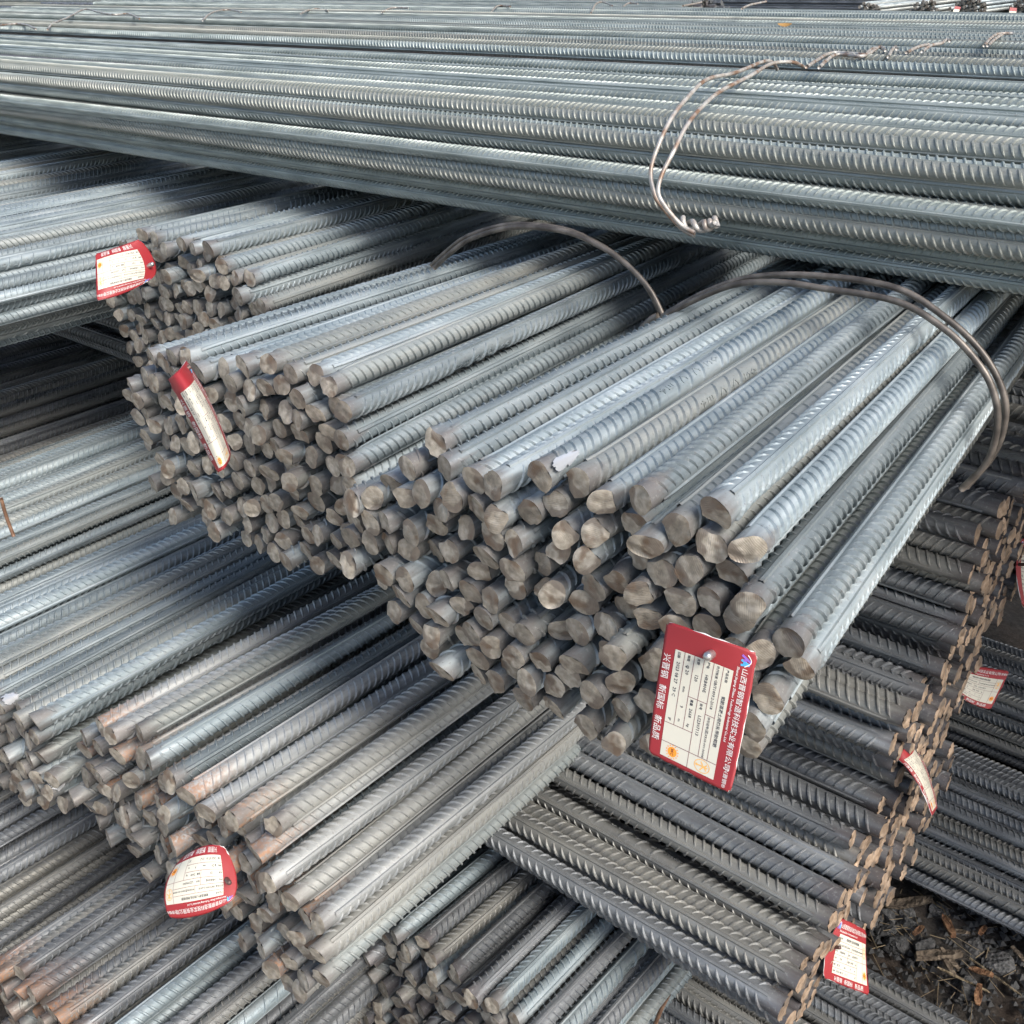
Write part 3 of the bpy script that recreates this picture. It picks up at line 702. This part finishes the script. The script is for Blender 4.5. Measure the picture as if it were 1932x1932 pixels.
card('bright card with a brown nail on the lowest dark bundle beside the dirt', zoomed((2750, 3080), 5.684,
     [[(225, 1310, 1.36), (640, 1480, 1.39), (1095, 1650, 1.42)], [(290, 740, 1.38), (700, 900, 1.40), (1045, 1030, 1.43)], [(560, 165, 1.41), (800, 280, 1.42), (1035, 405, 1.45)]]), GT, dict(lot='LS2307218', date='2023 08 29   11 C'), nail='stud_dark', nail_uv=(.13, .55), nail_len=.011)
card('long thin looking card twisted over a bar end of the second dark bundle', zoomed((3000, 2200), 3.22,
     [[(65, 1150, 1.40), (310, 1400, 1.38), (500, 1810, 1.36)], [(200, 1080, 1.40), (395, 1330, 1.40), (530, 1770, 1.40)], [(240, 910, 1.43), (440, 1300, 1.45), (560, 1715, 1.44)]]), GT, dict(lot='LS2307219', date='2023 08 29   12 C'), nail=None)
card('white card with a torn left edge under the upper right dark bundle', zoomed((3000, 2200), 3.22,
     [[(680, 385, 1.56), (880, 560, 1.56), (1140, 650, 1.57)], [(790, 280, 1.56), (970, 400, 1.565), (1245, 450, 1.58)], [(720, 130, 1.57), (1040, 190, 1.58), (1345, 235, 1.6)]]), GT, dict(lot='LS2307220', date='2023 08 29   13 C'), nail=None)
card('white card half cut off by the right edge of the picture', zoomed((3100, 1500), 2.415,
     [[(878, 1340, 1.57), (960, 1380, 1.58), (1040, 1400, 1.59)], [(822, 1020, 1.57), (930, 1040, 1.58), (1030, 1060, 1.59)], [(868, 790, 1.58), (960, 760, 1.59), (1040, 740, 1.6)]]), GT, dict(lot='LS2307221', date='2023 08 29   14 C'), nail='stud_dark', nail_uv=(.1, .55), detail=1, nail_len=.016)

# ------------------------------------------------------------------ tie wires
def wpx(pts, Y=None, Z=None, lift=0):     # sight lines cut with the plane of the tie
    out = []
    for (x, y) in pts:
        d = (CM.to_3x3() @ Vector((x - 966., -(y - 966.), -2021.2)))
        out.append(Vector((0, 0, H)) + d * ((Y / d.y) if Y is not None else (Z / d.z)) + Vector((0, 0, lift)))
    return out
def zp(off, sc, pts): return [((off[0] + x / sc) / 1.795, (off[1] + y / sc) / 1.795) for x, y in pts]
w1 = zp((1900, 700), 1.232, [(400, 500), (450, 440), (640, 340), (830, 290), (1100, 290), (1400, 340), (1600, 460), (1750, 600), (1840, 760), (1852, 900), (1800, 1040), (1690, 1170)])
w2 = zp((1900, 700), 1.232, [(420, 490), (470, 435), (700, 332), (900, 315), (1100, 342), (1400, 395), (1600, 510), (1730, 640), (1800, 760), (1822, 900), (1780, 1060), (1670, 1180)])
wire(C, wpx(w1, Y=1.10), .0036); wire(C, wpx(w2, Y=1.085), .0036)
w1 = zp((1300, 700), 1.61, [(260, 320), (330, 255), (450, 165), (640, 105), (800, 98), (1000, 128), (1180, 210), (1320, 310), (1430, 430), (1490, 540), (1505, 590), (1480, 640)])
w2 = [(x + 5, y + 5) for x, y in w1]
wire(B2, wpx(w1, Y=1.14), .0036); wire(B2, wpx(w2, Y=1.125), .0036)
kn = wpx(zp((1300, 700), 1.61, [(1500, 600), (1470, 612), (1440, 640), (1415, 662)]), Y=1.12)
wire(B2, kn, .006)
# bright double wire over the nearest crosswise bundle, twisted off at its lower edge
def arc_over(bundle, x, yc, zc, ry, rz, a0, a1, r=.0034, mat='wire_bright', dx=0., wob=.004, n=16, seed=0):
    g = random.Random(seed); P = []
    for k in range(n + 1):
        a = R(a0 + (a1 - a0) * k / n)
        P.append(V(x + dx * k / n + g.gauss(0, wob * .6), yc + (ry + g.gauss(0, wob * .4)) * math.cos(a), zc + (rz + abs(g.gauss(0, wob))) * math.sin(a)))
    return wire(bundle, P, r, mat)
def a1wire(pts):
    # the wire hugs the bundle: bottom at the front edge (Y 1.13), rising over the rounded shoulder to the top
    out = []
    for (x, y, Y) in pts: out.append(wpx([(x, y)], Y=Y)[0])
    return out
sA = zp((1734, 0), 1.114, [(690, 890), (640, 862), (575, 790), (538, 735), (524, 640), (560, 530), (605, 440), (660, 370), (735, 300), (840, 275), (950, 232), (985, 238), (1000, 262)])
sB = zp((1734, 0), 1.114, [(690, 880), (640, 850), (590, 795), (552, 730), (565, 660), (610, 570), (655, 480), (710, 410), (785, 345), (900, 285), (980, 240), (1060, 235), (1105, 255)])
yA = [1.115, 1.112, 1.105, 1.105, 1.115, 1.135, 1.17, 1.22, 1.31, 1.42, 1.57, 1.63, 1.70]
wire(A1, a1wire([(x, y, Y) for (x, y), Y in zip(sA, yA)]), .0027, 'wire_bright'); wire(A1, a1wire([(x, y, Y - .012) for (x, y), Y in zip(sB, yA)]), .0027, 'wire_bright')
tw = a1wire([(x, y, 1.115) for x, y in zp((1734, 0), 1.114, [(630, 838), (680, 850), (730, 850), (758, 838)])])
for phs in (0, math.pi):
    P = []
    for i in range(25):
        t = i / 24 * 3; k = min(int(t), 2); q = tw[k].lerp(tw[k + 1], t - k); a = t * 2.1 * math.pi / 1.5 + .5 * math.sin(t * 2.3) + phs; rw = .0048 + .0016 * math.sin(t * 3 + phs)
        P.append(q + Vector((0, math.cos(a) * rw, math.sin(a) * rw)))
    P.append(P[-1] + Vector((.007, -.004, .005 if phs else -.009)))
    wire(A1, P, .0034, 'wire_bright', sub=3)
def topwire(bundle, off, sc, pts, z=-.155, mat='wire_bright', r=.003): wire(bundle, wpx(zp(off, sc, pts), Z=z), r, mat)
topwire(A2, (1734, 0), 1.114, [(1112, 252), (1150, 228), (1205, 200), (1290, 203), (1340, 205), (1385, 178), (1410, 190)])
topwire(A2, (1734, 0), 1.114, [(1160, 254), (1185, 230), (1225, 206), (1320, 212), (1350, 190), (1370, 182)])
topwire(A3, (1734, 0), 1.114, [(1420, 214), (1432, 190), (1446, 178), (1452, 185)])
topwire(A3, (1734, 0), 1.114, [(1548, 194), (1580, 172), (1620, 163), (1640, 150), (1652, 155)])
topwire(A3, (1734, 0), 1.114, [(1490, 198), (1530, 178), (1570, 168)])
topwire(A4, (1734, 0), 1.114, [(1782, 172), (1805, 145), (1835, 128), (1890, 126)]); topwire(A4, (1734, 0), 1.114, [(1796, 172), (1822, 148), (1850, 130)])
topwire(A2, (0, 0), 1.61, [(260, 160), (290, 128), (370, 95), (440, 58), (480, 50), (540, 68), (620, 80), (700, 75), (760, 102)], mat='wire_bright')
topwire(A2, (0, 0), 1.61, [(0, 138), (90, 130), (150, 138), (195, 158)])
topwire(A4, (0, 0), 1.61, [(1105, 112), (1140, 78), (1190, 58), (1260, 54), (1315, 66)])
topwire(A5, (0, 0), 1.61, [(1640, 74), (1680, 56), (1730, 48), (1790, 58)])
topwire(A5, (1734, 0), 1.114, [(298, 48), (318, 14), (345, 8), (378, 22)]); topwire(A5, (1734, 0), 1.114, [(418, 26), (440, 12), (475, 14)])
topwire(A5, (1734, 0), 1.114, [(645, 22), (700, 12), (715, 8)]); topwire(A5, (1734, 0), 1.114, [(868, 32), (900, 18), (958, 6)], z=-.13)
topwire(A5, (0, 0), 1.114, [(1440, 46), (1480, 30), (1540, 30)]); topwire(A5, (0, 0), 1.114, [(1855, 42), (1880, 22), (1925, 24)])
# rusty wires
wire(K3, wpx([(1205, 1950), (1222, 1905), (1240, 1868)], Y=.93), .0032, 'wire_rust'); wire(K3, wpx([(1228, 1955), (1245, 1910), (1262, 1876)], Y=.93), .0032, 'wire_rust')
wire(J_, wpx([(2, 940), (12, 975), (26, 1012)], Y=.66), .003, 'wire_rust')

# ------------------------------------------------------------------ dirt, stones, chips and straw in the gap
def stone_mesh(seed, mat):
    r = random.Random(seed); bm = bmesh.new(); bmesh.ops.create_icosphere(bm, subdivisions=2, radius=1)
    pl = [(Vector((r.gauss(0, 1), r.gauss(0, 1), r.gauss(0, 1))).normalized(), r.uniform(.45, .85)) for _ in range(11)]
    for v in bm.verts:
        for n_, d in pl:
            k = v.co.dot(n_) - d
            if k > 0: v.co -= n_ * k
        v.co += v.co.normalized() * r.uniform(-.03, .03)
        v.co.x *= 1.2; v.co.z *= .75
    me = bpy.data.meshes.new('stone'); bm.to_mesh(me); bm.free(); me.materials.append(mat); return me
def rough_mat(name, a, b, c, sc=40):
    m, n, l, bs = nt(name); tc = N(n, 'ShaderNodeTexCoord'); oi = N(n, 'ShaderNodeObjectInfo')
    x = N(n, 'ShaderNodeTexNoise'); x.inputs['Scale'].default_value = sc; x.inputs['Detail'].default_value = 5; l.new(tc.outputs['Object'], x.inputs['Vector'])
    base = mixc(n, l, 1, ramp(n, l, x.outputs['Fac'], [(.3, a), (.5, b), (.7, c)]), ramp(n, l, oi.outputs['Random'], [(0, .6), (1, 1.3)]), 'MULTIPLY')
    l.new(base, bs.inputs['Base Color']); bs.inputs['Roughness'].default_value = .9
    bp = N(n, 'ShaderNodeBump'); bp.inputs['Strength'].default_value = .6; bp.inputs['Distance'].default_value = .05; l.new(x.outputs['Fac'], bp.inputs['Height']); l.new(bp.outputs[0], bs.inputs['Normal'])
    return m
M['rock'] = rough_mat('broken_stone', (.05, .05, .05), (.10, .10, .097), (.18, .175, .17), 3)
M['chip'] = rough_mat('wood_chip', (.08, .062, .045), (.15, .115, .08), (.24, .19, .135), 5)
M['straw'] = rough_mat('dry_straw', (.12, .09, .055), (.2, .155, .095), (.32, .26, .17), 5)
M['flake'] = rough_mat('rust_flake', (.12, .06, .03), (.22, .11, .055), (.33, .19, .1), 4)
STN = [stone_mesh(900 + i, M['rock']) for i in range(6)]
def chip_mesh(seed, mat, l, w, t):
    r = random.Random(seed); bm = bmesh.new(); bmesh.ops.create_cube(bm, size=1)
    bmesh.ops.subdivide_edges(bm, edges=[e for e in bm.edges if abs((e.verts[0].co - e.verts[1].co).x) > .5], cuts=3)
    for v in bm.verts:
        k = 1 + .25 * r.uniform(-1, 1); v.co.y *= k * (1 - .35 * abs(v.co.x * 2) ** 3); v.co.x += r.uniform(-.05, .05); v.co.z += .6 * r.uniform(-.3, .3)
        v.co = Vector((v.co.x * l, v.co.y * w, v.co.z * t))
    me = bpy.data.meshes.new('chip'); bm.to_mesh(me); bm.free(); me.materials.append(mat); return me
CHP = [chip_mesh(920 + i, M['chip'], 1, .22, .09) for i in range(4)]; STR = [chip_mesh(940 + i, M['straw'], 1, .035, .03) for i in range(4)]; FLK = [chip_mesh(960 + i, M['flake'], 1, .28, .12) for i in range(3)]
gr = random.Random(77)
def gz(x, y): return 0.0
def lay(name, me, px, py, size, rot, label, cat, group, z=.012, tilt=.2):
    p = wpx([(px, py)], Z=-H + z)[0]
    o = bpy.data.objects.new(name, me); COL.objects.link(o); o.location = p; o.scale = (size * (1 if name == 'stone' else .78),) * 3
    o.rotation_euler = (gr.uniform(-tilt, tilt), gr.uniform(-tilt, tilt), rot); tag(o, label, cat, group); return o
SP = zp((2900, 2900), 1.9225, [(95, 305), (120, 420), (215, 395), (190, 490), (315, 450), (350, 365), (240, 570), (440, 590), (700, 870), (890, 690), (530, 365), (760, 610)])
SZ = [.030, .024, .027, .02, .028, .024, .03, .028, .03, .032, .026, .022]
SL = ['jagged stone tight against the dark bar ends at the dirt gap', 'pale stone just right of the bright card', 'middle stone of the pale trio right of the bright card', 'small stone below the pale trio by the bright card',
      'upright stone in the left half of the dirt gap', 'pointed stone under the far bundle, left of the straw stalks', 'wide dark stone touching the near bundle beside the card', 'flat stone left of the long wood splinter',
      'low stone near the bottom edge, half buried in dirt', 'big dark stone at the right of the dirt gap', 'dark stone right below the far bundle, centre of the gap', 'round stone in the right half of the dirt gap']
for i, ((x, y), s_) in enumerate(zip(SP, SZ)): lay('stone', STN[i % 6], x, y, s_, gr.uniform(0, 6.28), SL[i], 'stone', 'stones in the dirt gap', s_ * .35, .6)
CPP = [((540, 640), .115, .75, 0, 'longest weathered wood splinter across the dirt gap'), ((610, 670), .06, -.5, 0, 'short pale wood block below the long splinter'), ((600, 450), .07, -.95, 1, 'rust orange stick slanting beside the straw'), ((405, 480), .045, 1.4, 1, 'small orange flake between the stones'),
       ((675, 490), .045, .3, 2, 'yellow splinter in the middle of the dirt gap'), ((810, 750), .05, .1, 1, 'orange chip at the centre of the lower dirt gap'), ((795, 900), .055, -1.3, 1, 'upright orange flake near the bottom edge'), ((825, 480), .04, 1.5, 1, 'orange flake standing right under the far bundle'),
       ((600, 710), .06, -.8, 0, 'brown chip crossing under the wood block'), ((470, 280), .085, -.1, 3, 'long pale straw stalk just under the far bundle'), ((570, 320), .04, -.15, 3, 'short straw stalk right of the long pale one'), ((340, 300), .11, .7, 0, 'grey twig leaning under the far bundle'),
       ((220, 345), .04, -.3, 3, 'whitish straw bit on the stones by the card'), ((690, 800), .12, .25, 3, 'straw stalk crossing the orange chip'), ((900, 780), .13, -.05, 3, 'thin long straw in the lower right of the gap'), ((1060, 640), .05, -.5, 0, 'grey wood chip at the right edge of the dirt gap')]
for i, ((x, y), s_, a, k, lb) in enumerate(CPP):
    p = zp((2900, 2900), 1.9225, [(x, y)])[0]
    lay(('wood_chip', 'rust_flake', 'splinter', 'straw')[k], (CHP if k == 0 else FLK if k == 1 else STR if k == 3 else CHP)[i % 3], p[0], p[1], s_, a, lb, ('wood chip', 'rust flake', 'splinter', 'straw')[k], 'bits of wood, straw and rust in the dirt gap', .03)
def litter():
    vs, fs = [], []; r = random.Random(5)
    def blade(p, l, w, a, t):
        d = Vector((math.cos(a), math.sin(a), t)); s_ = Vector((-math.sin(a), math.cos(a), 0)) * w; u = Vector((0, 0, w)); o = len(vs)
        for q in (p - d * l, p + d * l):
            for k in (-s_, u, s_): vs.append(q + k)
        fs.extend([(o, o + 1, o + 4, o + 3), (o + 1, o + 2, o + 5, o + 4)])
    for _ in range(420):
        x = r.uniform(-.75, .35); y = r.uniform(1.3, 1.75); blade(Vector((x, y, r.uniform(.008, .03))), r.uniform(.006, .03), r.uniform(.0005, .0012), r.uniform(0, 6.28), r.uniform(-.15, .15))
    for _ in range(120):
        x = r.uniform(-1.3, -.8); y = r.uniform(.5, .95); blade(Vector((x, y, r.uniform(.008, .03))), r.uniform(.008, .045), r.uniform(.0006, .0016), r.uniform(0, 6.28), r.uniform(-.25, .25))
    o = add('straw_litter', mesh('straw_litter', vs, fs, M['straw'])); tag(o, 'fine straw litter strewn over the dark dirt', 'litter', kind='stuff')
    vs, fs = [], []
    for _ in range(3200):
        x = r.uniform(-.8, .4); y = r.uniform(1.28, 1.76); s_ = r.uniform(.002, .011); p = Vector((x, y, .008 + s_ * .4)); o = len(vs)
        for q in ((1, 0, 0), (0, 1, 0), (-1, 0, 0), (0, -1, 0), (0, 0, .8), (0, 0, -.8)): vs.append(p + Vector(q) * s_ * r.uniform(.6, 1.2))
        for a, b in ((0, 1), (1, 2), (2, 3), (3, 0)): fs.extend([(o + a, o + b, o + 4), (o + b, o + a, o + 5)])
    o = add('gravel', mesh('gravel', vs, fs, M['rock'])); tag(o, 'dark gravel and grit over the dirt', 'gravel', kind='stuff')
litter()
# dry orange leaf lying on the top pile
lf = wpx([(1480, 49)], Z=-.16)[0]; vs, fs = [], []
for j in range(5):
    for i in range(7):
        u = i / 6 - .5; w = .022 * math.cos(u * 2.6) * (j / 4 - .5); vs.append((u * .034, w * .9, .02 * u * u + .25 * abs(w)))
for j in range(4):
    for i in range(6): a = j * 7 + i; fs.append((a, a + 1, a + 8, a + 7))
M['leaf'] = plain('dry_leaf', (.3, .17, .05), .7)
o = add('dry_leaf', mesh('dry_leaf', vs, fs, M['leaf'], smooth=True)); o.location = lf; o.rotation_euler = (.4, 0, .6); tag(o, 'small dry orange leaf lying on the long top bars', 'leaf')

# ------------------------------------------------------------------ bundles across the aisle, far behind
def simple_bar(L, mat, cutm, ns=10, r=.011):
    vs, fs, mi = [], [], []
    for y in (0, L):
        for k in range(ns): a = 2 * math.pi * k / ns; vs.append((r * math.cos(a), y, r * math.sin(a)))
    for k in range(ns): fs.append((k, (k + 1) % ns, ns + (k + 1) % ns, ns + k)); mi.append(0)
    fs.append(tuple(range(ns))[::-1]); mi.append(1)
    return mesh('far_rebar', vs, fs, [M[mat], M[cutm]], mi, [True] * ns + [False])
FB = simple_bar(2.0, 'steel', 'cut'); FX = simple_bar(9.0, 'dark', 'cut')
GF = 'distant bundles across the aisle'
FL = ['tiny distant bundle end at the top, left of the three with white tags', 'distant bundle with a low white and red tag at the top right', 'distant round bundle with a white tag on its left, top right', 'distant bundle in the top right corner beside a white tag']
for i, ((px, py, n_, hw), lab) in enumerate(zip([(1640, 24, 34, .15), (1742, 22, 40, .16), (1826, 22, 60, .15), (1935, 22, 60, .17)], FL)):
    p = unproj(px, py, 7.) - Vector((0, 0, H))
    A = pack_blob(n_, hw, .1, .0245, 700 + i)
    root = empty('rebar_bundle', V(p.x, p.y, p.z - .12)); tag(root, lab, 'rebar bundle', GF)
    r = random.Random(i)
    for (x, z) in A:
        o = bpy.data.objects.new('rebar', FB); COL.objects.link(o); o.parent = root
        o.location = Vector((x, r.gauss(0, .02), z + .12)); o.rotation_euler = (0, 0, r.gauss(0, .006))
for i, (x0, y0, x1, y1, x2, y2, x3, y3, lab) in enumerate([(1664, 86, 1666, 60, 1705, 57, 1703, 80, 'tiny red topped white tag on the second distant bundle'), (655, 96, 680, 36, 715, 42, 690, 100, 'tiny white tag with red top on the third distant bundle'), (996, 118, 1008, 44, 1050, 48, 1040, 122, 'tiny white tag in the top right corner by the last distant bundle')]):
    if i == 0: x0, x1, x2, x3 = [498, 498, 538, 538]; y0, y1, y2, y3 = [96, 68, 70, 94]
    q = [((2850 + x / 1.767) / 1.795, (y / 1.767) / 1.795) for x, y in ((x0, y0), (x3, y3), (x2, y2), (x1, y1))]
    c4 = [unproj(a, b, 6.85) for a, b in q]; org = sum(c4, Vector()) / 4
    root = empty('product_tag', org); tag(root, lab, 'tag', 'small tags on the distant bundles')
    nn = (c4[1] - c4[0]).cross(c4[3] - c4[0]).normalized() * .001
    def quad(a, b, c, d, nm, mt, h):
        vs = [v - org + nn * h for v in (a, b, c, d)] + [v - org + nn * (h - 1) for v in (a, b, c, d)]
        o = bpy.data.objects.new(nm, mesh(nm, vs, [(0, 1, 2, 3), (7, 6, 5, 4), (0, 4, 5, 1), (1, 5, 6, 2), (2, 6, 7, 3), (3, 7, 4, 0)], M[mt])); COL.objects.link(o); o.parent = root
    m1, m2 = c4[0].lerp(c4[3], .72), c4[1].lerp(c4[2], .72)
    quad(c4[0], c4[1], m2, m1, 'white_panel', 'card_white', 0); quad(m1, m2, c4[2], c4[3], 'red_strip', 'card_red', .2)
# unseen shed roof, put over the back to keep the stack there dark
def shed():
    vs, fs = [], []; n = 60
    for x in (-16., 9.):
        for k in range(n + 1):
            y = 8.6 + 24 * k / n; vs.append((x, y, 6.2 + .04 * (k % 2) + (.6 if x > 0 else 0)))
    for k in range(n): fs.append((k, k + 1, n + 2 + k, n + 1 + k))
    o = add('unseen_shed_roof', mesh('unseen_shed_roof', vs, fs, plain('roof_sheet', (.16, .19, .22), .6))); tag(o, kind='structure')
shed()
# darker stack under the shed roof beyond them
for k in range(5):
    A = pack_blob(40, .4, .22, .03, 760 + k); cy, cz = 10.2 + .25 * (k // 2), -1.3 + .42 * k
    root = empty('rebar_bundle', V(2.5, cy, cz - .25)); tag(root, ['bottom', 'second lowest', 'middle', 'second highest', 'topmost'][k] + ' dark bundle of the shaded stack at the back', 'rebar bundle', 'shaded stack at the back')
    vis = seen(A + (cy, cz), .014, ((0, 0),), 1)
    for (y, z), v in zip(A, vis):
        if not v: continue
        o = bpy.data.objects.new('rebar', FX); COL.objects.link(o); o.parent = root; o.location = Vector((0, y, z + .25)); o.rotation_euler = (0, 0, R(90)); o.scale = (1.3, 1, 1.3)


# ------------------------------------------------------------------ freshly scraped bright patches near three bar ends
def scrape(root, x, z, a0, a1, L, seed):
    best = min((b for b in BARS if b[0] is root), key=lambda b: (b[1].matrix_basis.translation.x + root.location.x - x) ** 2 + (b[1].matrix_basis.translation.z + root.location.z - H - z) ** 2)
    _, o, spin, sc = best; r = random.Random(seed); vs, fs = [], []
    n, m = 8, 9
    for j in range(m + 1):
        for i in range(n + 1):
            t = i / n; w = .25 + .75 * math.sin(math.pi * min(1, (j + .5) / m)) ** .5
            am = (a0 + a1) / 2; an = am + (a1 - a0) * (t - .5) * w * (1 + .25 * r.uniform(-1, 1) * (i in (0, n)))
            yy = .004 + L * j / m + .002 * r.uniform(-1, 1); rr = (RB + .0021) * (1 + .22 * max(0, 1 - yy / .045) ** 2)
            p = Matrix.Rotation(-spin, 3, 'Y') @ Vector((rr * math.cos(R(an)), yy, rr * math.sin(R(an)))); vs.append(p)
    for j in range(m):
        for i in range(n): a = j * (n + 1) + i; fs.append((a, a + n + 1, a + n + 2, a + 1))
    c = bpy.data.objects.new('scraped_patch', mesh('scraped_patch', vs, fs, M['scrape'], smooth=True)); COL.objects.link(c); c.parent = o
scrape(C, -.525, -.398, 20, 62, .034, 1)
scrape(Hb, -1.36, -.94, 20, 80, .02, 2); scrape(Hb, -1.262, -1.03, 20, 90, .022, 3)
for p_, sg in DEFER.items(): core(p_, [(a, b) for a, b, c in sg], .0112 * sg[0][2])
